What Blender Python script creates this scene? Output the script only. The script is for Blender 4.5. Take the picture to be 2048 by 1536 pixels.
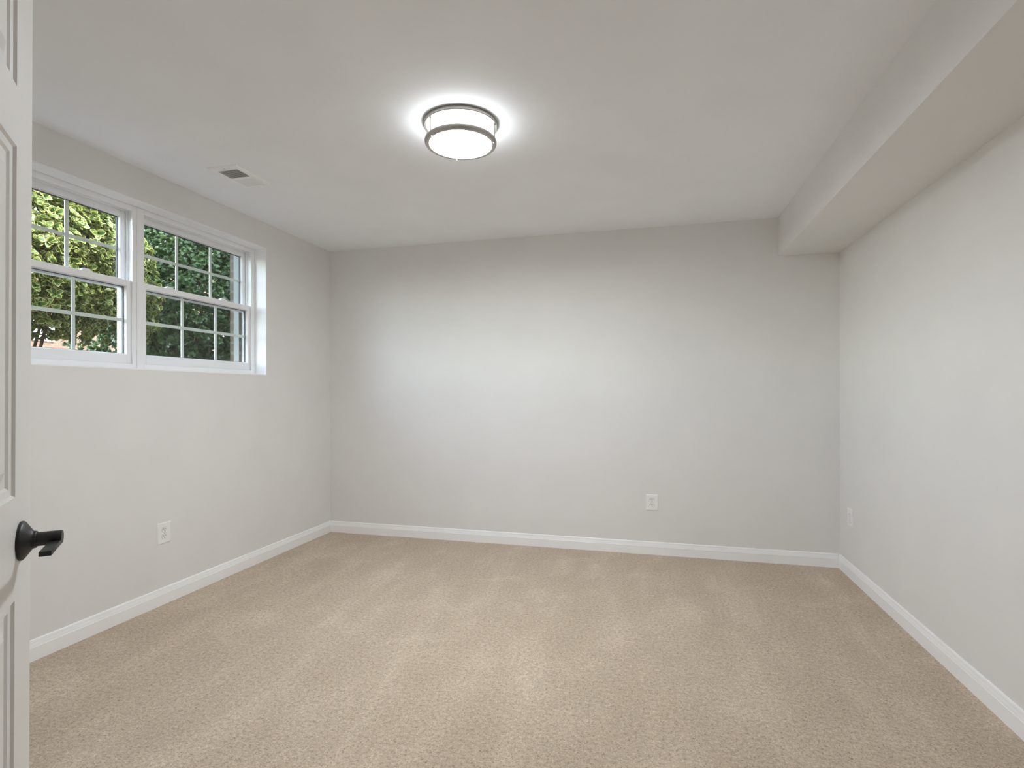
import bpy, bmesh, math, random
import numpy as np
from mathutils import Vector, Matrix

scene = bpy.context.scene
for o in list(bpy.data.objects):
    bpy.data.objects.remove(o, do_unlink=True)
COL = scene.collection
PI = math.pi

# ------------------------------------------------------------------ camera
CAM_Z = 1.2067
cam_data = bpy.data.cameras.new('camera')
cam_data.sensor_width = 36.0
cam_data.sensor_fit = 'HORIZONTAL'
cam_data.lens = 1078.2 * 36.0 / 2048.0
cam_data.shift_y = 17.5 / 2048.0
cam_data.clip_start = 0.02
cam_data.clip_end = 300
cam = bpy.data.objects.new('camera', cam_data)
COL.objects.link(cam)
cam.matrix_world = (Matrix.Translation((0, 0, CAM_Z)) @ Matrix.Rotation(0.25213, 4, 'Z')
                    @ Matrix.Rotation(PI / 2, 4, 'X') @ Matrix.Rotation(-0.0016, 4, 'Z'))
scene.camera = cam

# ------------------------------------------------------------------ world, sun, exposure
world = bpy.data.worlds.new('world')
scene.world = world
world.use_nodes = True
wn = world.node_tree.nodes
wl = world.node_tree.links
wn.clear()
w_out = wn.new('ShaderNodeOutputWorld')
w_bg = wn.new('ShaderNodeBackground')
w_sky = wn.new('ShaderNodeTexSky')
w_sky.sky_type = 'NISHITA'
w_sky.sun_disc = False
w_sky.sun_elevation = math.radians(42)
w_sky.sun_rotation = math.radians(90)
w_bg.inputs['Strength'].default_value = 2.0
w_hs = wn.new('ShaderNodeHueSaturation')            # thin haze: a paler sky
w_hs.inputs['Saturation'].default_value = 0.55
wl.new(w_sky.outputs[0], w_hs.inputs['Color'])
wl.new(w_hs.outputs[0], w_bg.inputs[0])
wl.new(w_bg.outputs[0], w_out.inputs[0])

sun_data = bpy.data.lights.new('sun', 'SUN')
sun_data.energy = 3.8
sun_data.angle = math.radians(0.6)
sun_data.color = (1.0, 0.93, 0.80)
sun = bpy.data.objects.new('sun', sun_data)
COL.objects.link(sun)
SUN_DIR = Vector((-math.cos(math.radians(42)), 0.0, -math.sin(math.radians(42))))   # light travels away from the house
sun.rotation_euler = SUN_DIR.to_track_quat('-Z', 'Y').to_euler()
sun.location = (6, 0, 9)

LENS_STRENGTH = 117.0      # flat lens under the lamp
DRUM_STRENGTH = 7.8       # frosted side of the lamp

scene.view_settings.view_transform = 'Standard'
scene.view_settings.look = 'None'
scene.view_settings.exposure = 0.55
scene.view_settings.gamma = 1.0
scene.view_settings.use_curve_mapping = False
scene.cycles.max_bounces = 12
scene.cycles.diffuse_bounces = 8
scene.cycles.glossy_bounces = 3
scene.cycles.transmission_bounces = 4
scene.cycles.use_adaptive_sampling = True
scene.cycles.adaptive_threshold = 0.10
scene.cycles.caustics_reflective = False
scene.cycles.caustics_refractive = False
scene.cycles.transparent_max_bounces = 24
scene.cycles.use_denoising = True
scene.cycles.sample_clamp_indirect = 8.0

# ------------------------------------------------------------------ room dimensions
XL, XR, YB, YF, H = -2.710, 1.260, 4.157, 0.175, 2.440
SOF_X, SOF_Z = 0.873, 2.168
OP_Y0, OP_Y1, OP_Z0, OP_Z1 = 1.493, 3.356, 1.336, 2.262      # window opening
REC = 0.094                                                   # window set back from the wall face
DOOR_X0, DOOR_X1, DOOR_H = -0.552, 0.278, 2.050               # doorway in the front wall


# ------------------------------------------------------------------ materials
def new_mat(name):
    m = bpy.data.materials.new(name)
    m.use_nodes = True
    nt = m.node_tree
    return m, nt, nt.nodes['Principled BSDF']


def noise(nt, scale, detail=2.0, rough=0.5, vec=None, dist=0.0):
    n = nt.nodes.new('ShaderNodeTexNoise')
    n.inputs['Scale'].default_value = scale
    n.inputs['Detail'].default_value = detail
    n.inputs['Roughness'].default_value = rough
    n.inputs['Distortion'].default_value = dist
    if vec is not None:
        nt.links.new(vec, n.inputs['Vector'])
    return n


def objcoord(nt):
    return nt.nodes.new('ShaderNodeTexCoord').outputs['Object']


def ramp(nt, fac, stops):
    r = nt.nodes.new('ShaderNodeValToRGB')
    e = r.color_ramp.elements
    while len(e) < len(stops):
        e.new(0.5)
    for el, (p, c) in zip(e, stops):
        el.position = p
        el.color = (*c, 1.0) if len(c) == 3 else c
    nt.links.new(fac, r.inputs[0])
    return r


def mixc(nt, fac, a, b, mode='MIX'):
    m = nt.nodes.new('ShaderNodeMix')
    m.data_type = 'RGBA'
    m.blend_type = mode
    if isinstance(fac, float):
        m.inputs[0].default_value = fac
    else:
        nt.links.new(fac, m.inputs[0])
    for sock, v in ((m.inputs[6], a), (m.inputs[7], b)):
        if isinstance(v, tuple):
            sock.default_value = (*v, 1.0)
        else:
            nt.links.new(v, sock)
    return m.outputs[2]


def bump(nt, p, height, strength, distance):
    b = nt.nodes.new('ShaderNodeBump')
    b.inputs['Strength'].default_value = strength
    b.inputs['Distance'].default_value = distance
    nt.links.new(height, b.inputs['Height'])
    nt.links.new(b.outputs[0], p.inputs['Normal'])


def paint(name, col, rough=0.6, tex=0.04, scale=220.0, spec=0.3):
    m, nt, p = new_mat(name)
    co = objcoord(nt)
    n1 = noise(nt, 3.0, 2.0, 0.5, co)
    lo = tuple(c * 0.985 for c in col)
    hi = tuple(min(1, c * 1.015) for c in col)
    nt.links.new(ramp(nt, n1.outputs[0], [(0.3, lo), (0.7, hi)]).outputs[0], p.inputs['Base Color'])
    p.inputs['Roughness'].default_value = rough
    p.inputs['Specular IOR Level'].default_value = spec
    if tex:
        n2 = noise(nt, scale, 3.0, 0.6, co)
        bump(nt, p, n2.outputs[0], tex, 0.002)
    return m


M = {}
M['wall'] = paint('wall_paint', (0.806, 0.798, 0.788), 0.65, 0.0)
M['ceiling'] = paint('ceiling_paint', (0.910, 0.928, 0.955), 0.8, 0.0)
M['trim'] = paint('trim_paint', (0.945, 0.950, 0.958), 0.35, 0.0, spec=0.45)
M['door'] = paint('door_paint', (0.76, 0.75, 0.735), 0.42, 0.03, 120.0, spec=0.45)
M['vinyl'] = paint('white_vinyl', (0.88, 0.885, 0.89), 0.32, 0.0, spec=0.5)
M['plate'] = paint('white_plastic', (0.90, 0.90, 0.90), 0.3, 0.0, spec=0.5)
M['register'] = paint('white_enamel', (0.93, 0.93, 0.93), 0.35, 0.0, spec=0.5)
M['slot'] = paint('slot_dark', (0.05, 0.05, 0.05), 0.6, 0.0)
M['gap'] = paint('shadow_gap', (0.42, 0.42, 0.42), 0.6, 0.0)
M['casing'] = paint('grey_casing', (0.30, 0.32, 0.31), 0.6, 0.0)
M['duct'] = paint('duct_dark', (0.26, 0.26, 0.27), 0.6, 0.0)
M['black'] = paint('matte_black_metal', (0.012, 0.012, 0.0125), 0.45, 0.02, 400.0, spec=0.5)
M['spacer'] = paint('glazing_spacer', (0.10, 0.10, 0.11), 0.5, 0.0)
M['screw'] = paint('painted_screw', (0.62, 0.62, 0.61), 0.35, 0.0)


def metal(name, col, rough):
    m, nt, p = new_mat(name)
    co = objcoord(nt)
    n = noise(nt, 90.0, 3.0, 0.6, co)
    nt.links.new(ramp(nt, n.outputs[0], [(0.3, tuple(c * 0.92 for c in col)), (0.7, col)]).outputs[0], p.inputs['Base Color'])
    p.inputs['Metallic'].default_value = 1.0
    p.inputs['Roughness'].default_value = rough
    return m


M['nickel'] = metal('brushed_nickel', (0.50, 0.48, 0.45), 0.42)
M['latch'] = metal('latch_metal', (0.10, 0.10, 0.10), 0.4)


def make_diffuser(name, strength):
    m, nt, p = new_mat(name)
    co = objcoord(nt)
    n = noise(nt, 30.0, 1.0, 0.5, co)
    nt.links.new(ramp(nt, n.outputs[0], [(0.0, (0.86, 0.86, 0.85)), (1.0, (0.9, 0.9, 0.89))]).outputs[0], p.inputs['Base Color'])
    p.inputs['Emission Color'].default_value = (0.925, 0.972, 1.0, 1)
    p.inputs['Emission Strength'].default_value = strength
    p.inputs['Roughness'].default_value = 0.4
    return m


M['lens'] = make_diffuser('lamp_lens', LENS_STRENGTH)
M['drum'] = make_diffuser('lamp_drum', DRUM_STRENGTH)


def make_glass():
    m = bpy.data.materials.new('window_glass')
    m.use_nodes = True
    nt = m.node_tree
    nt.nodes.clear()
    out = nt.nodes.new('ShaderNodeOutputMaterial')
    mx = nt.nodes.new('ShaderNodeMixShader')
    # Schlick reflectance, the same from both sides of the pane
    lw = nt.nodes.new('ShaderNodeLayerWeight')
    lw.inputs['Blend'].default_value = 0.5
    pw = nt.nodes.new('ShaderNodeMath'); pw.operation = 'POWER'
    nt.links.new(lw.outputs['Facing'], pw.inputs[0]); pw.inputs[1].default_value = 5.0
    fr = nt.nodes.new('ShaderNodeMath'); fr.operation = 'MULTIPLY_ADD'
    nt.links.new(pw.outputs[0], fr.inputs[0]); fr.inputs[1].default_value = 0.96; fr.inputs[2].default_value = 0.03
    tr = nt.nodes.new('ShaderNodeBsdfTransparent')
    tr.inputs[0].default_value = (0.95, 0.975, 0.96, 1)
    gl = nt.nodes.new('ShaderNodeBsdfGlossy')
    gl.inputs['Roughness'].default_value = 0.02
    nt.links.new(fr.outputs[0], mx.inputs[0])
    nt.links.new(tr.outputs[0], mx.inputs[1])
    nt.links.new(gl.outputs[0], mx.inputs[2])
    nt.links.new(mx.outputs[0], out.inputs[0])
    return m


M['glass'] = make_glass()


def make_carpet():
    m, nt, p = new_mat('beige_carpet')
    co = objcoord(nt)
    # tufts: fine speckle of lighter and darker yarn
    f1 = noise(nt, 165.0, 2.0, 0.75, co)
    f2 = noise(nt, 420.0, 1.0, 0.7, co)
    f3 = noise(nt, 62.0, 1.0, 0.7, co)
    mp = nt.nodes.new('ShaderNodeMath'); mp.operation = 'MULTIPLY_ADD'
    nt.links.new(f2.outputs[0], mp.inputs[0]); mp.inputs[1].default_value = 0.30
    ms = nt.nodes.new('ShaderNodeMath'); ms.operation = 'MULTIPLY'
    nt.links.new(f1.outputs[0], ms.inputs[0]); ms.inputs[1].default_value = 0.45
    m3 = nt.nodes.new('ShaderNodeMath'); m3.operation = 'MULTIPLY_ADD'
    nt.links.new(f3.outputs[0], m3.inputs[0]); m3.inputs[1].default_value = 0.25
    nt.links.new(ms.outputs[0], m3.inputs[2])
    nt.links.new(m3.outputs[0], mp.inputs[2])
    yarn = ramp(nt, mp.outputs[0], [(0.36, (0.225, 0.165, 0.108)), (0.46, (0.535, 0.430, 0.325)),
                                    (0.55, (0.650, 0.534, 0.418)), (0.66, (0.880, 0.765, 0.635))])
    # pile brushed in different directions by a vacuum: soft lighter strokes
    map1 = nt.nodes.new('ShaderNodeMapping')
    map1.inputs['Rotation'].default_value = (0, 0, 0.15)
    map1.inputs['Scale'].default_value = (3.6, 0.8, 1.0)
    nt.links.new(co, map1.inputs['Vector'])
    strokes = noise(nt, 1.1, 4.0, 0.62, map1.outputs[0], 0.25)
    sr = ramp(nt, strokes.outputs[0], [(0.42, (0.955, 0.952, 0.95)), (0.54, (1.0, 1.0, 1.0)), (0.62, (1.07, 1.075, 1.085))])
    big = noise(nt, 2.6, 5.0, 0.68, co, 0.5)
    br = ramp(nt, big.outputs[0], [(0.40, (0.965, 0.96, 0.955)), (0.54, (1.0, 1.0, 1.0)), (0.62, (1.075, 1.08, 1.09))])
    # tapering vacuum strokes that end at the far wall
    sx = nt.nodes.new('ShaderNodeSeparateXYZ')
    wob = noise(nt, 1.7, 1.0, 0.5, co)
    nt.links.new(co, sx.inputs[0])

    def mth(op, a, b_=None, c_=None, clamp=False):
        n_ = nt.nodes.new('ShaderNodeMath'); n_.operation = op; n_.use_clamp = clamp
        for k_, v_ in enumerate((a, b_, c_)):
            if v_ is None:
                continue
            if isinstance(v_, (int, float)):
                n_.inputs[k_].default_value = v_
            else:
                nt.links.new(v_, n_.inputs[k_])
        return n_.outputs[0]

    tt = mth('MULTIPLY_ADD', sx.outputs['Y'], -1 / 0.85, YB / 0.85)               # 0 at the wall, 1 at 0.85 m from it
    uu = mth('ADD', mth('MULTIPLY', sx.outputs['X'], 1 / 0.37), mth('MULTIPLY', wob.outputs[0], 1.1))
    dd = mth('MULTIPLY', mth('ABSOLUTE', mth('SUBTRACT', mth('FRACT', uu), 0.5)), 0.37)
    wd = mth('MULTIPLY_ADD', tt, 0.13, 0.004)
    wedge = mth('MULTIPLY', mth('MULTIPLY', mth('SUBTRACT', wd, dd), 28.0, clamp=True),
                mth('MULTIPLY', mth('SUBTRACT', 1.0, tt, clamp=True), 2.0, clamp=True))
    vr = ramp(nt, mth('MULTIPLY', wedge, mth('MULTIPLY_ADD', strokes.outputs[0], 3.0, -1.0, clamp=True)), [(0.0, (0.985, 0.983, 0.98)), (1.0, (1.085, 1.09, 1.095))])
    c1 = mixc(nt, 1.0, yarn.outputs[0], sr.outputs[0], 'MULTIPLY')
    c1 = mixc(nt, 1.0, c1, vr.outputs[0], 'MULTIPLY')
    c2 = mixc(nt, 1.0, c1, br.outputs[0], 'MULTIPLY')
    nt.links.new(c2, p.inputs['Base Color'])
    p.inputs['Roughness'].default_value = 0.95
    p.inputs['Specular IOR Level'].default_value = 0.1
    p.inputs['Sheen Weight'].default_value = 0.15
    bump(nt, p, mp.outputs[0], 0.7, 0.008)
    return m


M['carpet'] = make_carpet()


def make_brick(name, a, b, mortar, scale):
    m, nt, p = new_mat(name)
    tc = nt.nodes.new('ShaderNodeTexCoord')
    sp = nt.nodes.new('ShaderNodeSeparateXYZ')
    nt.links.new(tc.outputs['Object'], sp.inputs[0])
    ad = nt.nodes.new('ShaderNodeMath'); ad.operation = 'ADD'
    nt.links.new(sp.outputs['X'], ad.inputs[0]); nt.links.new(sp.outputs['Y'], ad.inputs[1])
    mp = nt.nodes.new('ShaderNodeCombineXYZ')
    nt.links.new(ad.outputs[0], mp.inputs['X']); nt.links.new(sp.outputs['Z'], mp.inputs['Y'])
    bk = nt.nodes.new('ShaderNodeTexBrick')
    bk.inputs['Color1'].default_value = (*a, 1)
    bk.inputs['Color2'].default_value = (*b, 1)
    bk.inputs['Mortar'].default_value = (*mortar, 1)
    bk.inputs['Scale'].default_value = scale
    bk.inputs['Brick Width'].default_value = 0.215
    bk.inputs['Row Height'].default_value = 0.075
    bk.inputs['Mortar Size'].default_value = 0.010
    nt.links.new(mp.outputs[0], bk.inputs['Vector'])
    n = noise(nt, 40.0, 4.0, 0.6, tc.outputs['Object'])
    c = mixc(nt, 0.35, bk.outputs[0], n.outputs[0], 'OVERLAY')
    nt.links.new(c, p.inputs['Base Color'])
    p.inputs['Roughness'].default_value = 0.9
    bump(nt, p, bk.outputs[1], -0.4, 0.01)
    return m


M['brick'] = make_brick('tan_brick', (0.150, 0.110, 0.080), (0.110, 0.080, 0.058), (0.17, 0.15, 0.125), 1.0)
M['brick_far'] = make_brick('orange_brick', (0.105, 0.050, 0.032), (0.085, 0.040, 0.026), (0.10, 0.075, 0.058), 1.0)
M['soil'] = paint('garden_soil', (0.10, 0.075, 0.05), 0.95, 0.5, 30.0)
M['roof'] = paint('roof_shingle', (0.10, 0.095, 0.09), 0.9, 0.4, 25.0)
M['far_glass'] = paint('dark_window_glass', (0.16, 0.20, 0.24), 0.08, 0.0, spec=0.8)
M['house_trim'] = paint('grey_trim', (0.20, 0.20, 0.205), 0.7, 0.0)  # white house trim, base colour lowered against the strong daylight
M['bark'] = paint('shrub_bark', (0.13, 0.095, 0.065), 0.9, 0.5, 60.0)


def make_leaf(name, centre, centre2, margin, amount):
    m = bpy.data.materials.new(name)
    m.use_nodes = True
    nt = m.node_tree
    p = nt.nodes['Principled BSDF']
    out = nt.nodes['Material Output']
    ae = nt.nodes.new('ShaderNodeAttribute'); ae.attribute_name = 'edge'
    at = nt.nodes.new('ShaderNodeAttribute'); at.attribute_name = 'tone'
    base = ramp(nt, at.outputs['Fac'], [(0.0, centre), (1.0, centre2)])
    e = ramp(nt, ae.outputs['Fac'], [(0.60, (0, 0, 0)), (0.80, (1, 1, 1))])
    k = nt.nodes.new('ShaderNodeMath'); k.operation = 'MULTIPLY'
    nt.links.new(e.outputs[0], k.inputs[0]); k.inputs[1].default_value = amount
    c = mixc(nt, k.outputs[0], base.outputs[0], margin)
    nt.links.new(c, p.inputs['Base Color'])
    p.inputs['Roughness'].default_value = 0.38
    p.inputs['Specular IOR Level'].default_value = 0.45
    tl = nt.nodes.new('ShaderNodeBsdfTranslucent')
    nt.links.new(c, tl.inputs[0])
    mx = nt.nodes.new('ShaderNodeMixShader')
    mx.inputs[0].default_value = 0.28
    nt.links.new(p.outputs[0], mx.inputs[1])
    nt.links.new(tl.outputs[0], mx.inputs[2])
    nt.links.new(mx.outputs[0], out.inputs[0])
    return m


M['leaf_var'] = make_leaf('variegated_leaf', (0.045, 0.105, 0.024), (0.13, 0.21, 0.045), (0.49, 0.465, 0.16), 1.0)
M['leaf_dark'] = make_leaf('evergreen_leaf', (0.020, 0.062, 0.024), (0.075, 0.140, 0.034), (0.10, 0.16, 0.045), 0.6)


# ------------------------------------------------------------------ mesh helpers
class MB:
    def __init__(self):
        self.bm = bmesh.new()

    def quad(self, *pts):
        return self.bm.faces.new([self.bm.verts.new(p) for p in pts])

    def box(self, a, b, bevel=0.0, seg=2, mtx=None):
        x0, y0, z0 = a
        x1, y1, z1 = b
        v = [self.bm.verts.new(c) for c in ((x0, y0, z0), (x1, y0, z0), (x1, y1, z0), (x0, y1, z0),
                                            (x0, y0, z1), (x1, y0, z1), (x1, y1, z1), (x0, y1, z1))]
        fs = [self.bm.faces.new([v[i] for i in f]) for f in
              ((0, 3, 2, 1), (4, 5, 6, 7), (0, 1, 5, 4), (1, 2, 6, 5), (2, 3, 7, 6), (3, 0, 4, 7))]
        vs = v
        if bevel:
            es = list({e for f in fs for e in f.edges})
            r = bmesh.ops.bevel(self.bm, geom=es, offset=bevel, segments=seg, profile=0.5, affect='EDGES')
            vs = list({vv for f in r['faces'] for vv in f.verts})
            vs = list(set(vs) | {x for x in v if x.is_valid})
        if mtx is not None:
            for vv in vs:
                vv.co = mtx @ vv.co
        return self

    def lathe(self, prof, seg=64, mtx=None, closed=False):
        rings = []
        for r, z in prof:
            if r < 1e-7:
                rings.append([self.bm.verts.new((0, 0, z))])
            else:
                rings.append([self.bm.verts.new((r * math.cos(2 * PI * i / seg), r * math.sin(2 * PI * i / seg), z)) for i in range(seg)])
        pairs = list(zip(rings[:-1], rings[1:]))
        if closed:
            pairs.append((rings[-1], rings[0]))
        for A, B in pairs:
            for i in range(seg):
                j = (i + 1) % seg
                if len(A) == 1 and len(B) == 1:
                    continue
                if len(A) == 1:
                    self.bm.faces.new((A[0], B[j], B[i]))
                elif len(B) == 1:
                    self.bm.faces.new((A[i], A[j], B[0]))
                else:
                    self.bm.faces.new((A[i], A[j], B[j], B[i]))
        if mtx is not None:
            for R in rings:
                for v in R:
                    v.co = mtx @ v.co
        return self

    def prism(self, poly, a, b, fn):
        """extrude a closed 2-D polygon from a to b; fn(u, v, t) -> point"""
        A = [self.bm.verts.new(fn(u, v, a)) for u, v in poly]
        B = [self.bm.verts.new(fn(u, v, b)) for u, v in poly]
        n = len(poly)
        for i in range(n):
            j = (i + 1) % n
            self.bm.faces.new((A[i], A[j], B[j], B[i]))
        self.bm.faces.new(A[::-1])
        self.bm.faces.new(B)
        return self

    def tube(self, pts, radii, seg=8):
        pts = [Vector(p) for p in pts]
        rings = []
        for i, p in enumerate(pts):
            d = (pts[min(i + 1, len(pts) - 1)] - pts[max(i - 1, 0)]).normalized()
            ref = Vector((0, 0, 1)) if abs(d.z) < 0.9 else Vector((1, 0, 0))
            a = d.cross(ref).normalized()
            b = d.cross(a)
            rings.append([self.bm.verts.new(p + radii[i] * (a * math.cos(2 * PI * k / seg) + b * math.sin(2 * PI * k / seg))) for k in range(seg)])
        for A, B in zip(rings[:-1], rings[1:]):
            for k in range(seg):
                j = (k + 1) % seg
                self.bm.faces.new((A[k], A[j], B[j], B[k]))
        self.bm.faces.new(rings[0][::-1])
        self.bm.faces.new(rings[-1])
        return self

    def build(self, name, m, parent=None, smooth=False, loc=None):
        bmesh.ops.recalc_face_normals(self.bm, faces=self.bm.faces)
        me = bpy.data.meshes.new(name)
        self.bm.to_mesh(me)
        self.bm.free()
        me.materials.append(m)
        if smooth:
            for f in me.polygons:
                f.use_smooth = True
            me.set_sharp_from_angle(angle=math.radians(38))
        o = bpy.data.objects.new(name, me)
        COL.objects.link(o)
        if parent is not None:
            o.parent = parent
        if loc is not None:
            o.location = loc
        return o


def thing(name, label, cat, loc=(0, 0, 0), rot=(0, 0, 0), group=None, kind=None):
    o = bpy.data.objects.new(name, None)
    COL.objects.link(o)
    o.empty_display_size = 0.1
    o.location = loc
    o.rotation_euler = rot
    tag(o, label, cat, group, kind)
    return o


def tag(o, label=None, cat=None, group=None, kind=None):
    if label:
        o['label'] = label
    if cat:
        o['category'] = cat
    if group:
        o['group'] = group
    if kind:
        o['kind'] = kind
    return o


def struct(o, label, cat):
    return tag(o, label, cat, kind='structure')


# ------------------------------------------------------------------ room shell
WT = 0.19          # thickness of the window wall, inner leaf
b = MB().box((XL - 0.30, YF - 0.13, -0.12), (XR + 0.14, YB + 0.14, 0.0))
struct(b.build('floor', M['carpet']), 'beige cut-pile carpet covering the whole floor', 'floor')

b = MB().box((XL - WT, YF - 0.12, H), (XR + 0.12, YB + 0.12, H + 0.2))
struct(b.build('ceiling', M['ceiling']), 'flat off-white painted ceiling', 'ceiling')

# window wall with its opening
b = MB()
b.box((XL - WT, YF - 0.12, 0), (XL, OP_Y0, H))
b.box((XL - WT, OP_Y1, 0), (XL, YB + 0.12, H))
b.box((XL - WT, OP_Y0, 0), (XL, OP_Y1, OP_Z0))
b.box((XL - WT, OP_Y0, OP_Z1), (XL, OP_Y1, H))
struct(b.build('wall_left', M['wall']), 'greige painted wall with the two white windows', 'wall')

b = MB().box((XL, YB, 0), (XR, YB + 0.12, H))
struct(b.build('wall_back', M['wall']), 'greige painted far wall facing the doorway', 'wall')
b = MB().box((XR, YF - 0.12, 0), (XR + 0.12, YB + 0.12, H))
struct(b.build('wall_right', M['wall']), 'greige painted wall under the ceiling soffit', 'wall')
b = MB()
b.box((XL, YF - 0.12, 0), (DOOR_X0, YF, H))
b.box((DOOR_X1, YF - 0.12, 0), (XR, YF, H))
b.box((DOOR_X0, YF - 0.12, DOOR_H), (DOOR_X1, YF, H))
struct(b.build('wall_front', M['wall']), 'greige painted wall holding the doorway', 'wall')

b = MB().box((SOF_X, YF, SOF_Z), (XR, YB, H))
struct(b.build('ceiling_soffit', M['wall']), 'boxed soffit running along the top of the right wall', 'soffit')

# hall behind the doorway, so that no daylight falls in there
b = MB()
b.box((-1.3, -1.75, 0), (1.3, -1.65, H))
b.box((-1.4, -1.75, 0), (-1.3, YF - 0.12, H))
b.box((1.3, -1.75, 0), (1.4, YF - 0.12, H))
struct(b.build('wall_hall', M['wall']), 'greige painted hall walls outside the doorway', 'wall')
b = MB().box((-1.4, -1.75, -0.12), (1.4, YF - 0.13, 0.0))
struct(b.build('floor_hall', M['carpet']), 'beige carpet of the hall outside the doorway', 'floor')
b = MB().box((-1.4, -1.75, H), (1.4, YF - 0.12, H + 0.2))
struct(b.build('ceiling_hall', M['ceiling']), 'flat ceiling of the hall outside the doorway', 'ceiling')

# baseboards: flat face, small step, ogee top
BH = 0.094
BASE = [(0, 0), (0.0145, 0), (0.0145, 0.061), (0.0125, 0.0635), (0.0125, 0.0655), (0.0110, 0.072),
        (0.0085, 0.080), (0.0080, 0.085), (0.0062, 0.091), (0.0035, BH), (0, BH)]
b = MB().prism(BASE, YF, YB, lambda u, v, t: (XL + u, t, v))
struct(b.build('baseboard_left', M['trim']), 'white baseboard under the windows', 'baseboard')
b = MB().prism(BASE, XL + 0.0145, XR - 0.0145, lambda u, v, t: (t, YB - u, v))
struct(b.build('baseboard_back', M['trim']), 'white baseboard along the far wall', 'baseboard')
b = MB().prism(BASE, YF, YB, lambda u, v, t: (XR - u, t, v))
struct(b.build('baseboard_right', M['trim']), 'white baseboard along the right wall', 'baseboard')
b = MB()
b.prism(BASE, XL + 0.0145, DOOR_X0 - 0.075, lambda u, v, t: (t, YF + u, v))
b.prism(BASE, DOOR_X1 + 0.075, XR - 0.0145, lambda u, v, t: (t, YF + u, v))
struct(b.build('baseboard_front', M['trim']), 'white baseboard along the doorway wall', 'baseboard')

# white lining of the window recess
L = 0.006
b = MB()
b.box((XL - REC, OP_Y1 - L, OP_Z0), (XL + 0.0006, OP_Y1, OP_Z1))
b.box((XL - REC, OP_Y0, OP_Z0), (XL + 0.0006, OP_Y0 + L, OP_Z1))
b.box((XL - REC, OP_Y0 + L, OP_Z1 - L), (XL + 0.0006, OP_Y1 - L, OP_Z1))
b.box((XL - REC, OP_Y0 + L, OP_Z0), (XL + 0.0006, OP_Y1 - L, OP_Z0 + L))
struct(b.build('trim_1', M['trim']), 'white lining of the window recess', 'trim')

# door casing and jambs around the doorway
b = MB()
for y0, y1 in ((YF, YF + 0.016), (YF - 0.136, YF - 0.12)):
    b.box((DOOR_X0 - 0.07, y0, 0), (DOOR_X0 - 0.006, y1, DOOR_H + 0.07), 0.003)
    b.box((DOOR_X1 + 0.006, y0, 0), (DOOR_X1 + 0.07, y1, DOOR_H + 0.07), 0.003)
    b.box((DOOR_X0 - 0.07, y0, DOOR_H + 0.006), (DOOR_X1 + 0.07, y1, DOOR_H + 0.07), 0.003)
struct(b.build('trim_2', M['trim']), 'white casing around the doorway', 'trim')


# ------------------------------------------------------------------ windows (two double-hung units side by side)
def rect_frame(mb, x0, x1, oy0, oy1, oz0, oz1, wl_, wr, wb, wt, bev=0.0015):
    """four bars, mitre-free; x0 < x1 is the depth range"""
    mb.box((x0, oy0, oz0), (x1, oy0 + wl_, oz1), bev, 1)
    mb.box((x0, oy1 - wr, oz0), (x1, oy1, oz1), bev, 1)
    mb.box((x0, oy0 + wl_, oz0), (x1, oy1 - wr, oz0 + wb), bev, 1)
    mb.box((x0, oy0 + wl_, oz1 - wt), (x1, oy1 - wr, oz1), bev, 1)


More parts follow.
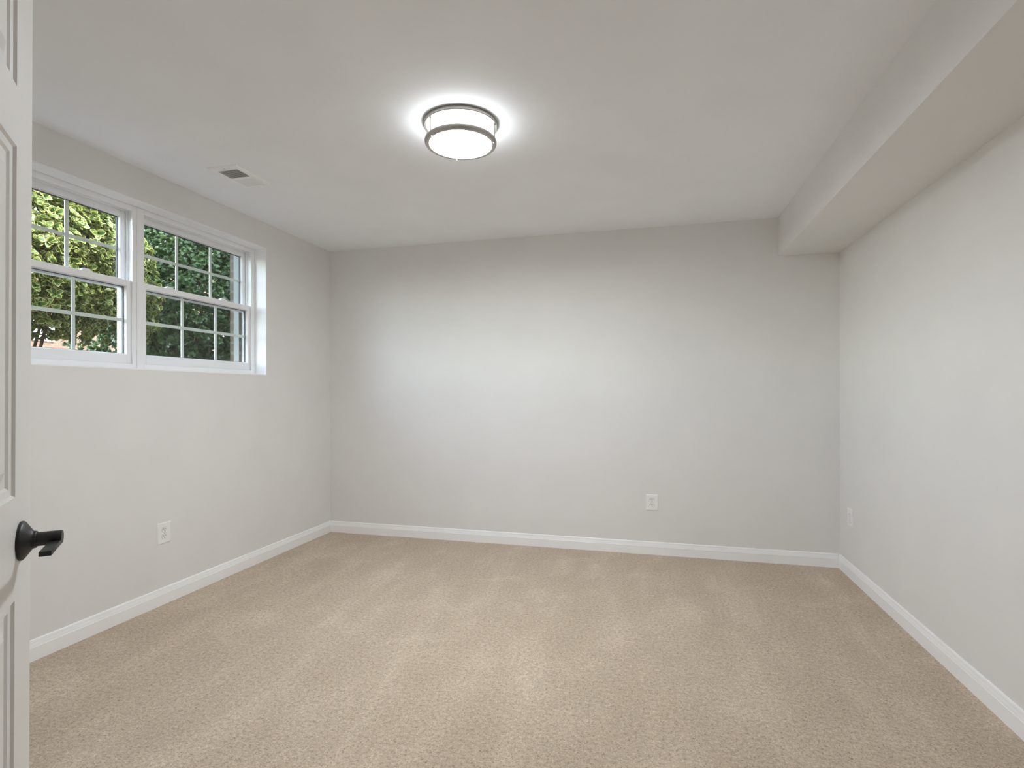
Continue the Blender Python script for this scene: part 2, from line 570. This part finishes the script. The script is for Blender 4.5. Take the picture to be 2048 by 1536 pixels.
def make_window(name, y0, y1, z0, z1, label):
    X = XL - REC
    w = thing(name, label, 'window', (X, (y0 + y1) / 2, z0), kind='structure')
    hw = (y1 - y0) / 2
    hh = z1 - z0
    f = MB()
    rect_frame(f, -0.012, 0.0, -hw, hw, 0, hh, 0.036, 0.036, 0.034, 0.030)
    rect_frame(f, -0.044, -0.012, -hw, hw, 0, hh, 0.023, 0.023, 0.030, 0.020, 0.0)
    rect_frame(f, -0.054, -0.044, -hw, hw, 0, hh, 0.033, 0.033, 0.030, 0.027, 0.001)
    rect_frame(f, -0.098, -0.054, -hw, hw, 0, hh, 0.024, 0.024, 0.030, 0.020, 0.0)
    rect_frame(f, -0.112, -0.098, -hw, hw, 0, hh, 0.036, 0.036, 0.034, 0.034, 0.001)
    f.build('frame', M['vinyl'], w)

    def sash(nm, xf, sz0, sz1, wb, wt, wstile=0.034):
        so = hw - 0.0255
        s = MB()
        rect_frame(s, xf - 0.032, xf, -so, so, sz0, sz1, wstile, wstile, wb, wt, 0.002)
        # sloped glazing bead
        gi, g0, g1 = so - wstile, sz0 + wb, sz1 - wt
        bd = 0.004
        xa, xb_ = xf - 0.001, xf - 0.013
        P = [(-gi, g0), (gi, g0), (gi, g1), (-gi, g1)]
        Q = [(-gi + bd, g0 + bd), (gi - bd, g0 + bd), (gi - bd, g1 - bd), (-gi + bd, g1 - bd)]
        for i in range(4):
            j = (i + 1) % 4
            s.quad((xa, *P[i]), (xa, *P[j]), (xb_, *Q[j]), (xb_, *Q[i]))
        so_ = s.build(nm, M['vinyl'], w)
        gi -= bd - 0.001
        g0 += bd - 0.001
        g1 -= bd - 0.001
        gx = xf - 0.016
        g = MB()
        g.box((gx - 0.003, -gi, g0), (gx, gi, g1))
        g.build('glass_pane', M['glass'], so_)
        sp = MB()
        rect_frame(sp, gx - 0.013, gx - 0.004, -gi, gi, g0, g1, 0.003, 0.003, 0.003, 0.003, 0.0)
        sp.build('glazing_spacer', M['spacer'], so_)
        gr = MB()
        bw = 0.0095
        zm = (g0 + g1) / 2
        for k in (-1, 1):
            yy = k * (2 * gi) / 6
            gr.box((gx - 0.011, yy - bw, g0), (gx - 0.005, yy + bw, g1), 0.0022, 2)
        gr.box((gx - 0.0112, -gi, zm - bw), (gx - 0.0048, gi, zm + bw), 0.0022, 2)
        gr.build('grille', M['vinyl'], so_)
        return so_

    zc = 1.818 - OP_Z0       # meeting-rail height in the unit
    up = sash('upper_sash', -0.056, zc - 0.027, hh - 0.022, 0.038, 0.036)
    lo = sash('lower_sash', -0.013, 0.033, zc + 0.018, 0.052, 0.034)
    for k in (-0.235, 0.19):
        lk = MB()
        lk.box((-0.046, k - 0.028, zc + 0.018), (-0.016, k + 0.028, zc + 0.025), 0.002, 2)
        lk.prism([(-0.026, 0), (0.026, 0), (0.020, 0.008), (-0.010, 0.009)], -0.040, -0.026,
                 lambda u, v, t, k=k: (t, k + u, zc + 0.0249 + v))
        lk.build('sash_lock', M['vinyl'], lo)
    return w


MULL = 2.4245
w1 = make_window('window_1', OP_Y0 + L, MULL, OP_Z0 + L * 0.5, OP_Z1 - L,
                 'white six-over-six window nearer the door, partly hidden by it')
w2 = make_window('window_2', MULL, OP_Y1 - L, OP_Z0 + L * 0.5, OP_Z1 - L,
                 'white six-over-six window farther from the door, fully in view')
mc = MB().box((0.0, MULL - 0.012 - w1.location.y, 0.004), (0.004, MULL + 0.012 - w1.location.y, OP_Z1 - OP_Z0 - 0.012), 0.0015, 2)
mc.build('mullion_cover', M['vinyl'], w1)


# ------------------------------------------------------------------ door leaf, open into the room
DW, DH, DT = 0.81, 2.030, 0.035
dvec = Vector((-0.709, 0.705, 0)).normalized()
LATCH = Vector((-1.1137, 0.7457, 0))
hinge = LATCH - dvec * DW
door = thing('door_1', 'white six-panel door standing open at the left edge', 'door', (hinge.x, hinge.y, 0.014), kind='structure')
# local frame: x along the leaf from hinge to latch, y = visible face normal reversed, z up
ang = math.atan2(dvec.y, dvec.x)
fwd = Vector((-math.sin(0.25213), math.cos(0.25213), 0))
TILT = math.radians(0.36)
piv = Vector((LATCH.x, LATCH.y, 1.2))
door.matrix_world = (Matrix.Translation(piv) @ Matrix.Rotation(TILT, 4, fwd) @ Matrix.Translation(-piv)
                     @ Matrix.Translation((hinge.x, hinge.y, 0.014)) @ Matrix.Rotation(ang, 4, 'Z'))

PROF = [(0.0, 0.0), (0.0035, 0.0045), (0.007, 0.0050), (0.015, 0.0058), (0.019, 0.0095), (0.030, 0.0098), (0.034, 0.0092), (0.048, 0.0030)]
xs = [0, 0.1006, 0.355, 0.455, 0.7094, 0.81]
zs = [0, 0.235, 0.842, 1.017, 1.612, 1.714, 1.905, DH]
leaf = MB()
for side in (0, 1):                    # side 0: local y = 0 (visible face, normal -y); side 1: local y = DT
    def P(x, z, d, side=side):
        return (x, d if side == 0 else DT - d, z)
    for i in range(5):
        for j in range(7):
            x0, x1, z0, z1 = xs[i], xs[i + 1], zs[j], zs[j + 1]
            if i in (1, 3) and j in (1, 3, 5):
                for (o0, d0), (o1, d1) in zip(PROF[:-1], PROF[1:]):
                    A = [(x0 + o0, z0 + o0), (x1 - o0, z0 + o0), (x1 - o0, z1 - o0), (x0 + o0, z1 - o0)]
                    B = [(x0 + o1, z0 + o1), (x1 - o1, z0 + o1), (x1 - o1, z1 - o1), (x0 + o1, z1 - o1)]
                    for k in range(4):
                        q = (k + 1) % 4
                        leaf.quad(P(*A[k], d0), P(*A[q], d0), P(*B[q], d1), P(*B[k], d1))
                o, d = PROF[-1]
                leaf.quad(P(x0 + o, z0 + o, d), P(x1 - o, z0 + o, d), P(x1 - o, z1 - o, d), P(x0 + o, z1 - o, d))
            else:
                leaf.quad(P(x0, z0, 0), P(x1, z0, 0), P(x1, z1, 0), P(x0, z1, 0))
for i in range(5):
    for z in (0, DH):
        leaf.quad((xs[i], 0, z), (xs[i + 1], 0, z), (xs[i + 1], DT, z), (xs[i], DT, z))
for j in range(7):
    for x in (0, DW):
        leaf.quad((x, 0, zs[j]), (x, 0, zs[j + 1]), (x, DT, zs[j + 1]), (x, DT, zs[j]))
bmesh.ops.remove_doubles(leaf.bm, verts=leaf.bm.verts, dist=1e-5)
leaf.build('door_leaf', M['door'], door)

HZ = 0.9353
HX = DW - 0.067


def door_handle(sgn):
    """sgn -1: on the visible face; +1: on the other face"""
    base = Matrix.Translation((HX, 0 if sgn < 0 else DT, HZ)) @ Matrix.Rotation(PI / 2 * (1 if sgn < 0 else -1), 4, 'X')
    # in the handle frame z points away from the door face
    r = MB().lathe([(0.0, 0.0), (0.0335, 0.0), (0.0340, 0.002), (0.0336, 0.0040), (0.0315, 0.0062), (0.0260, 0.0100), (0.0205, 0.0138),
                    (0.0165, 0.0165), (0.0152, 0.0182), (0.0148, 0.0215), (0.0138, 0.0225), (0.0, 0.0225)], 64, base)
    ro = r.build('handle_rose', M['black'], door, True)
    s = MB().lathe([(0.0, 0.020), (0.0122, 0.020), (0.0122, 0.0555), (0.0112, 0.0575), (0.0, 0.0575)], 48, base)
    # lever: flat bar from the spindle back towards the hinge side
    y0, y1 = (-0.0573, -0.0403) if sgn < 0 else (DT + 0.0403, DT + 0.0573)
    s.box((HX - 0.088, y0, HZ - 0.0115), (HX + 0.004, y1, HZ - 0.0030), 0.0012, 2)
    s.build('lever', M['black'], ro, True)
    return ro


door_handle(-1)
door_handle(1)
lp = MB().box((DW - 0.001, 0.005, HZ - 0.028), (DW + 0.0012, 0.030, HZ + 0.028))
lp.box((DW, 0.011, HZ - 0.009), (DW + 0.010, 0.024, HZ + 0.009), 0.002, 2)
lp.build('latch', M['latch'], door)
for zh in (0.20, 1.03, 1.85):
    hg = MB().lathe([(0.0, -0.045), (0.006, -0.045), (0.006, 0.045), (0.0, 0.045)], 20, Matrix.Translation((-0.004, DT + 0.003, zh)))
    hg.box((-0.0015, 0.004, zh - 0.044), (0.0005, DT, zh + 0.044))
    hg.build('hinge', M['latch'], door, True)


# ------------------------------------------------------------------ ceiling light
LC = (-0.842, 2.335)
lamp = thing('ceiling_light', 'round flush-mount ceiling light with two nickel rings, lit', 'ceiling light', (LC[0], LC[1], H))
pan = MB().lathe([(0.0, 0.0), (0.150, 0.0), (0.150, -0.012), (0.0, -0.012)], 96)
pan.build('mounting_pan', M['register'], lamp, True)
ur = MB().lathe([(0.146, -0.0005), (0.1660, -0.0005), (0.1680, -0.004), (0.1680, -0.017), (0.1655, -0.020), (0.155, -0.020), (0.152, -0.016), (0.146, -0.012)], 128, closed=True)
ur.build('upper_ring', M['nickel'], lamp, True)
lr = MB().lathe([(0.1475, -0.078), (0.1570, -0.076), (0.1620, -0.079), (0.1640, -0.085), (0.1632, -0.093), (0.1590, -0.0985), (0.1500, -0.1000), (0.1430, -0.0985), (0.1420, -0.0950), (0.1465, -0.092)], 128, closed=True)
lr.build('lower_ring', M['nickel'], lamp, True)
df = MB().lathe([(0.0, -0.0975), (0.070, -0.0970), (0.120, -0.0958), (0.1440, -0.0935), (0.1440, -0.0905), (0.0, -0.0905)], 128)
df.build('diffuser_lens', M['lens'], lamp, True)
df = MB().lathe([(0.1462, -0.0900), (0.1462, -0.0125), (0.1440, -0.0125), (0.1440, -0.0900)], 128, closed=True)
df.build('diffuser_drum', M['drum'], lamp, True)
for a in (-127.0, 3.0, 117.0):
    a = math.radians(a)
    at = Matrix.Translation((0.1575 * math.cos(a), 0.1575 * math.sin(a), 0))
    p_ = MB().lathe([(0.0, -0.080), (0.0038, -0.080), (0.0038, -0.025), (0.0055, -0.0235), (0.0055, -0.0180), (0.0, -0.0180)], 16, at)
    po = p_.build('post', M['nickel'], lamp, True)
    kn = MB().lathe([(0.0, -0.0960), (0.004, -0.0960), (0.0050, -0.0990), (0.0050, -0.1015), (0.0032, -0.1035), (0.0, -0.1040)], 20, at)
    kn.build('finial', M['nickel'], po, True)

# ------------------------------------------------------------------ ceiling register
VX, VY, VW, VL = -2.257, 2.597, 0.190, 0.310
vent = thing('air_vent', 'white two-bank ceiling air register near the windows', 'air vent', (VX, VY, H))
fr = MB()
ox, oy = VW / 2, VL / 2
ix, iy = 0.064, 0.112
# bevelled flange ring
R0 = [(-ox, -oy), (ox, -oy), (ox, oy), (-ox, oy)]
R1 = [(-ox + 0.006, -oy + 0.006), (ox - 0.006, -oy + 0.006), (ox - 0.006, oy - 0.006), (-ox + 0.006, oy - 0.006)]
R2 = [(-ix, -iy), (ix, -iy), (ix, iy), (-ix, iy)]
for i in range(4):
    j = (i + 1) % 4
    fr.quad((*R0[i], 0), (*R0[j], 0), (*R0[j], -0.0035), (*R0[i], -0.0035))
    fr.quad((*R0[i], -0.0035), (*R0[j], -0.0035), (*R1[j], -0.0075), (*R1[i], -0.0075))
    fr.quad((*R1[i], -0.0075), (*R1[j], -0.0075), (*R2[j], -0.0075), (*R2[i], -0.0075))
    fr.quad((*R2[i], -0.0075), (*R2[j], -0.0075), (*R2[j], -0.0005), (*R2[i], -0.0005))
fr.box((-ix, -0.007, -0.0076), (ix, 0.007, -0.0005))
fr.build('register_frame', M['register'], vent)
bk = MB().box((-ix, -iy, -0.0012), (ix, iy, -0.0004))
bk.build('duct_opening', M['duct'], vent)
for bank in (-1, 1):
    lv = MB()
    n = 9
    for k in range(n):
        yc = bank * (0.0075 + (k + 0.5) * (0.1035 / n))
        lv.box((-ix, -0.0055, -0.0006), (ix, 0.0055, 0.0006),
               mtx=Matrix.Translation((0, yc, -0.0048)) @ Matrix.Rotation(math.radians(-38) * bank, 4, 'X'))
    lv.build('louvers', M['register'], vent)
dl = MB().box((0.030, 0.118, -0.0075), (0.062, 0.121, -0.0082))
dl.box((0.043, 0.1175, -0.022), (0.047, 0.1205, -0.0076), 0.001, 1)
dl.build('damper_lever', M['register'], vent)
for sy in (-1, 1):
    sc = MB().lathe([(0.0, -0.0088), (0.003, -0.0085), (0.0038, -0.0075), (0.0, -0.0075)], 16, Matrix.Translation((0, sy * 0.134, 0)))
    sc.build('screw', M['screw'], vent)


# ------------------------------------------------------------------ duplex outlets
def make_outlet(loc, rotz, label):
    """local: x right, z up, -y out of the wall"""
    o = thing('wall_outlet', label, 'outlet', loc, (0, 0, rotz), group='wall outlets')
    hw, hh = 0.0445, 0.060
    pl = MB()
    A = [(-hw, -hh), (hw, -hh), (hw, hh), (-hw, hh)]
    B = [(-hw + 0.005, -hh + 0.005), (hw - 0.005, -hh + 0.005), (hw - 0.005, hh - 0.005), (-hw + 0.005, hh - 0.005)]
    for i in range(4):
        j = (i + 1) % 4
        pl.quad((A[i][0], 0, A[i][1]), (A[j][0], 0, A[j][1]), (A[j][0], -0.0025, A[j][1]), (A[i][0], -0.0025, A[i][1]))
        pl.quad((A[i][0], -0.0025, A[i][1]), (A[j][0], -0.0025, A[j][1]), (B[j][0], -0.0060, B[j][1]), (B[i][0], -0.0060, B[i][1]))
    pl.quad(*[(u, -0.0060, v) for u, v in B])
    pl.quad(*[(u, 0, v) for u, v in A])
    pl.build('cover_plate', M['plate'], o)
    for s in (-1, 1):
        zc = s * 0.0195
        rc = MB()
        poly = []
        for k in range(40):
            t = 2 * PI * k / 40
            u, v = 0.0172 * math.cos(t), 0.0172 * math.sin(t)
            poly.append((u, max(-0.0142, min(0.0142, v))))
        rc.prism(poly, -0.0055, -0.0082, lambda u, v, t, zc=zc: (u, t, zc + v))
        r_ = rc.build('receptacle', M['plate'], o)
        sl = MB()
        sl.box((-0.0075, -0.0086, zc + 0.0005), (-0.0053, -0.0080, zc + 0.0085))
        sl.box((0.0055, -0.0086, zc + 0.0015), (0.0075, -0.0080, zc + 0.0080))
        sl.prism([(0.0026 * math.cos(2 * PI * k / 16), 0.0026 * math.sin(2 * PI * k / 16)) for k in range(16)], -0.0086, -0.0080,
                 lambda u, v, t, zc=zc: (u, t, zc - 0.0070 + v))
        # thin gap around the receptacle
        gp = MB()
        for k in range(40):
            j = (k + 1) % 40
            a_, b_ = poly[k], poly[j]
            f_ = 1.07
            gp.quad((a_[0], -0.00625, zc + a_[1]), (b_[0], -0.00625, zc + b_[1]),
                    (b_[0] * f_, -0.00625, zc + b_[1] * f_), (a_[0] * f_, -0.00625, zc + a_[1] * f_))
        sl.build('slots', M['slot'], r_)
        gp.build('receptacle_gap', M['gap'], r_)
    sc = MB().lathe([(0.0, 0.0075), (0.0022, 0.0072), (0.0030, 0.0060), (0.0, 0.0060)], 16, Matrix.Rotation(PI / 2, 4, 'X'))
    sc.build('screw', M['screw'], o, True)
    return o


make_outlet((XL, 2.498, 0.405), PI / 2, 'white duplex outlet low on the wall under the windows')
make_outlet((0.0075, YB, 0.386), 0, 'white duplex outlet low on the far wall')
make_outlet((XR, 3.954, 0.386), -PI / 2, 'white outlet plate on the right wall, seen nearly edge-on')

# ------------------------------------------------------------------ outside: house wall, ground, shrubs, house beyond
EX0, EX1 = XL - WT - 0.075, XL - WT            # brick leaf
EY0, EY1, EZ0, EZ1 = OP_Y0 - 0.03, 3.300, OP_Z0 + 0.03, OP_Z1 + 0.06
b = MB()
shade_gable = [(-2.5, 2.60), (3.05, 2.62), (5.4, 5.2), (8.5, 2.62), (9.5, 2.6)]  # wall top outline; unseen gable shaped to keep sun off the farther shrubs


def wall_poly(pts):
    b.prism(pts, EX0, EX1, lambda u, v, t: (t, u, v))


def top_at(y):
    for (a0, h0), (a1, h1) in zip(shade_gable[:-1], shade_gable[1:]):
        if a0 <= y <= a1:
            return h0 + (h1 - h0) * (y - a0) / (a1 - a0)


wall_poly([(-2.5, 0.9), (EY0, 0.9), (EY0, top_at(EY0)), (-2.5, 2.6)])
wall_poly([(EY0, 0.9), (EY1, 0.9), (EY1, EZ0), (EY0, EZ0)])
wall_poly([(EY0, EZ1), (EY1, EZ1), (EY1, top_at(EY1)), (3.05, 2.62), (EY0, top_at(EY0))])
wall_poly([(EY1, 0.9), (9.5, 0.9), (9.5, 2.6), (8.5, 2.62), (5.4, 5.2), (EY1, top_at(EY1))])
struct(b.build('wall_outside', M['brick']), 'tan brick outer wall around the windows, plus an unseen gable added for shade', 'wall')
b = MB()
b.box((EX0 + 0.034, EY1 - 0.0035, EZ0), (EX1 + 0.001, EY1 - 0.0005, EZ1))
b.box((EX0 + 0.034, EY0 + 0.0005, EZ0), (EX1 + 0.001, EY0 + 0.0035, EZ1))
struct(b.build('trim_3', M['casing']), 'grey outer window casing against the brick', 'trim')
b = MB().box((-60, -30, 0.75), (EX0, 60, 0.95))
struct(b.build('ground', M['soil']), 'bare garden soil outside the windows', 'ground')

rng = np.random.default_rng(7)


def leaf_template():
    """leaf along +x, unit length: rows of (left, mid, right); returns verts, quads, edge values"""
    st = [(0.0, 0.03), (0.24, 0.20), (0.54, 0.31), (0.82, 0.27), (1.0, 0.08)]
    v, e = [], []
    for x, wdt in st:
        lift = 0.10 * math.sin(x * PI) - 0.12 * x * x
        for s_ in (-1, 0, 1):
            v.append((x, s_ * wdt, lift + 0.09 * abs(s_) * wdt / 0.31))
            e.append(max(abs(s_), 1.0 if x > 0.95 else 0.0))
    f = []
    for r_ in range(len(st) - 1):
        for c in range(2):
            a0 = r_ * 3 + c
            f.append((a0, a0 + 1, a0 + 4, a0 + 3))
    return np.array(v), np.array(f), np.array(e)


LV, LF, LE = leaf_template()


def unit(a):
    return a / (np.linalg.norm(a, axis=-1, keepdims=True) + 1e-9)


def foliage(C, O, size, per, spread):
    """rosettes of leaves at the points C, opening along the outward directions O"""
    n = len(C)
    ax = unit(O)
    a = unit(np.cross(ax, np.array((0.31, 0.52, 0.79))))
    bb = np.cross(ax, a)
    k = np.arange(per)
    t = rng.uniform(0, 6.28, (n, 1)) + k * 2.399963
    tilt = rng.uniform(spread[0], spread[1], (n, per)) * (0.55 + 0.6 * k / per)
    d = (ax[:, None] * np.cos(tilt)[..., None]
         + (a[:, None] * np.cos(t)[..., None] + bb[:, None] * np.sin(t)[..., None]) * np.sin(tilt)[..., None])
    d = unit(d).reshape(-1, 3)
    axr = np.repeat(ax, per, axis=0)
    side = unit(np.cross(axr, d))
    nrm = np.cross(d, side)
    s_ = size * rng.uniform(0.6, 1.2, (n * per, 1, 1))
    V = (LV[None, :, 0:1] * d[:, None] + LV[None, :, 1:2] * side[:, None] + LV[None, :, 2:3] * nrm[:, None]) * s_
    V = V + np.repeat(C, per, axis=0)[:, None]
    m_ = n * per
    F = (LF[None] + (np.arange(m_) * len(LV))[:, None, None]).reshape(-1, 4)
    E = np.tile(LE, m_)
    T = np.repeat(rng.uniform(0, 1, m_), len(LV))
    return V.reshape(-1, 3), F, E, T


def make_shrub(name, loc, cz, rad, n, size, per, mat_, label, zmin, group=None, shell=0.5):
    root = thing(name, label, 'shrub', loc, group=group)
    # rosettes fill a lumpy, boxy crown, more of them towards its surface
    rad = np.array(rad)
    lumps = unit(rng.normal(size=(22, 3)))
    d = unit(rng.normal(size=(n * 3, 3)))
    box = 1.0 / (np.abs(d) ** 4).sum(1) ** 0.25
    bulge = 0.80 + 0.18 * np.clip((d @ lumps.T).max(1) - 0.7, 0, 1) / 0.3
    r_ = box * bulge * (1 - (1 - shell) * rng.uniform(0, 1, n * 3) ** 1.5)
    q = d * rad * r_[:, None]
    q[:, 2] += cz
    keep = q[:, 2] > zmin + rng.uniform(-0.10, 0.12, n * 3)
    q, d = q[keep][:n], d[keep][:n]
    o = d + np.array((0, 0, 0.45)) + rng.normal(size=q.shape) * 0.40
    v, f, e, t = foliage(q, o, size, per, (0.5, 1.4))
    me = bpy.data.meshes.new('foliage')
    me.vertices.add(len(v))
    me.vertices.foreach_set('co', v.astype(np.float32).ravel())
    me.loops.add(f.size)
    me.loops.foreach_set('vertex_index', f.astype(np.int32).ravel())
    me.polygons.add(len(f))
    me.polygons.foreach_set('loop_start', np.arange(0, f.size, 4, dtype=np.int32))
    me.polygons.foreach_set('use_smooth', np.ones(len(f), dtype=bool))
    me.update(calc_edges=True)
    me.attributes.new('edge', 'FLOAT', 'POINT').data.foreach_set('value', e.astype(np.float32))
    me.attributes.new('tone', 'FLOAT', 'POINT').data.foreach_set('value', t.astype(np.float32))
    me.materials.append(mat_)
    fo = bpy.data.objects.new('foliage', me)
    COL.objects.link(fo)
    fo.parent = root
    st = MB()
    for k in range(5):
        a_ = 2 * PI * k / 5 + rng.uniform(0, 1)
        p0 = Vector((0.04 * math.cos(a_), 0.04 * math.sin(a_), -0.03))
        p3 = Vector((rad[0] * 0.5 * math.cos(a_), rad[1] * 0.5 * math.sin(a_), cz + rad[2] * 0.35))
        p1 = p0.lerp(p3, 0.35) + Vector((0, 0, 0.08))
        p2 = p0.lerp(p3, 0.7) + Vector(rng.normal(size=3) * 0.03)
        st.tube([p0, p1, p2, p3], [0.011, 0.010, 0.008, 0.005], 12)
        for q_ in range(6):
            s0 = p1.lerp(p3, rng.uniform(0.1, 0.95))
            dd = Vector(rng.normal(size=3)); dd.z = abs(dd.z)
            s1 = s0 + dd.normalized() * rng.uniform(0.25, 0.5) * float(rad[0])
            st.tube([s0, s0.lerp(s1, 0.5) + Vector((0, 0, 0.02)), s1], [0.005, 0.004, 0.003], 8)
    st.build('stems', M['bark'], root, True)
    return root


GZ = 0.95
make_shrub('variegated_shrub', (-4.25, 2.72, GZ), 1.22, (0.72, 0.80, 0.80), 4200, 0.050, 8, M['leaf_var'],
           'yellow-edged variegated shrub outside the nearer window', 0.72)
make_shrub('evergreen_shrub', (-4.30, 4.36, GZ), 0.95, (0.75, 0.78, 1.10), 5200, 0.044, 8, M['leaf_dark'],
           'dark evergreen shrub outside, filling the farther window', 0.1)
make_shrub('evergreen_shrub', (-4.30, 5.98, GZ), 0.95, (0.75, 0.78, 1.10), 2600, 0.044, 8, M['leaf_dark'],
           'dark evergreen shrub outside beside the brick window edge', 0.1)
make_shrub('evergreen_shrub', (-6.10, 5.80, GZ), 1.15, (0.85, 1.10, 1.40), 2600, 0.062, 8, M['leaf_dark'],
           'taller evergreen shrub standing behind the front shrubs outside', 0.1)

# brick house across the garden
hs = thing('brick_house', 'orange brick house with white windows beyond the shrubs', 'house', (-19.0, 15.0, GZ))
b = MB().box((-8, -9, 0), (0, 9, 5.6))
b.build('brick_wall', M['brick_far'], hs)
b = MB().prism([(-9.4, 5.6), (9.4, 5.6), (0, 9.2)], -8.4, 0.4, lambda u, v, t: (t, u, v))
b.build('roof', M['roof'], hs)
for (wy, wz) in ((-6.5, 1.95), (-2.35, 1.95), (1.9, 1.95), (6.2, 1.95)):
    wf = MB()
    rect_frame(wf, 0.0, 0.06, wy - 0.75, wy + 0.75, wz, wz + 1.5, 0.09, 0.09, 0.10, 0.09, 0.0)
    wf.box((0.0, wy - 0.04, wz), (0.05, wy + 0.04, wz + 1.5))
    wf.box((0.0, wy - 0.75, wz + 0.72), (0.05, wy + 0.75, wz + 0.80))
    wo = wf.build('house_window', M['house_trim'], hs)
    MB().box((0.0, wy - 0.7, wz + 0.05), (0.02, wy + 0.7, wz + 1.45)).build('window_pane', M['far_glass'], wo)
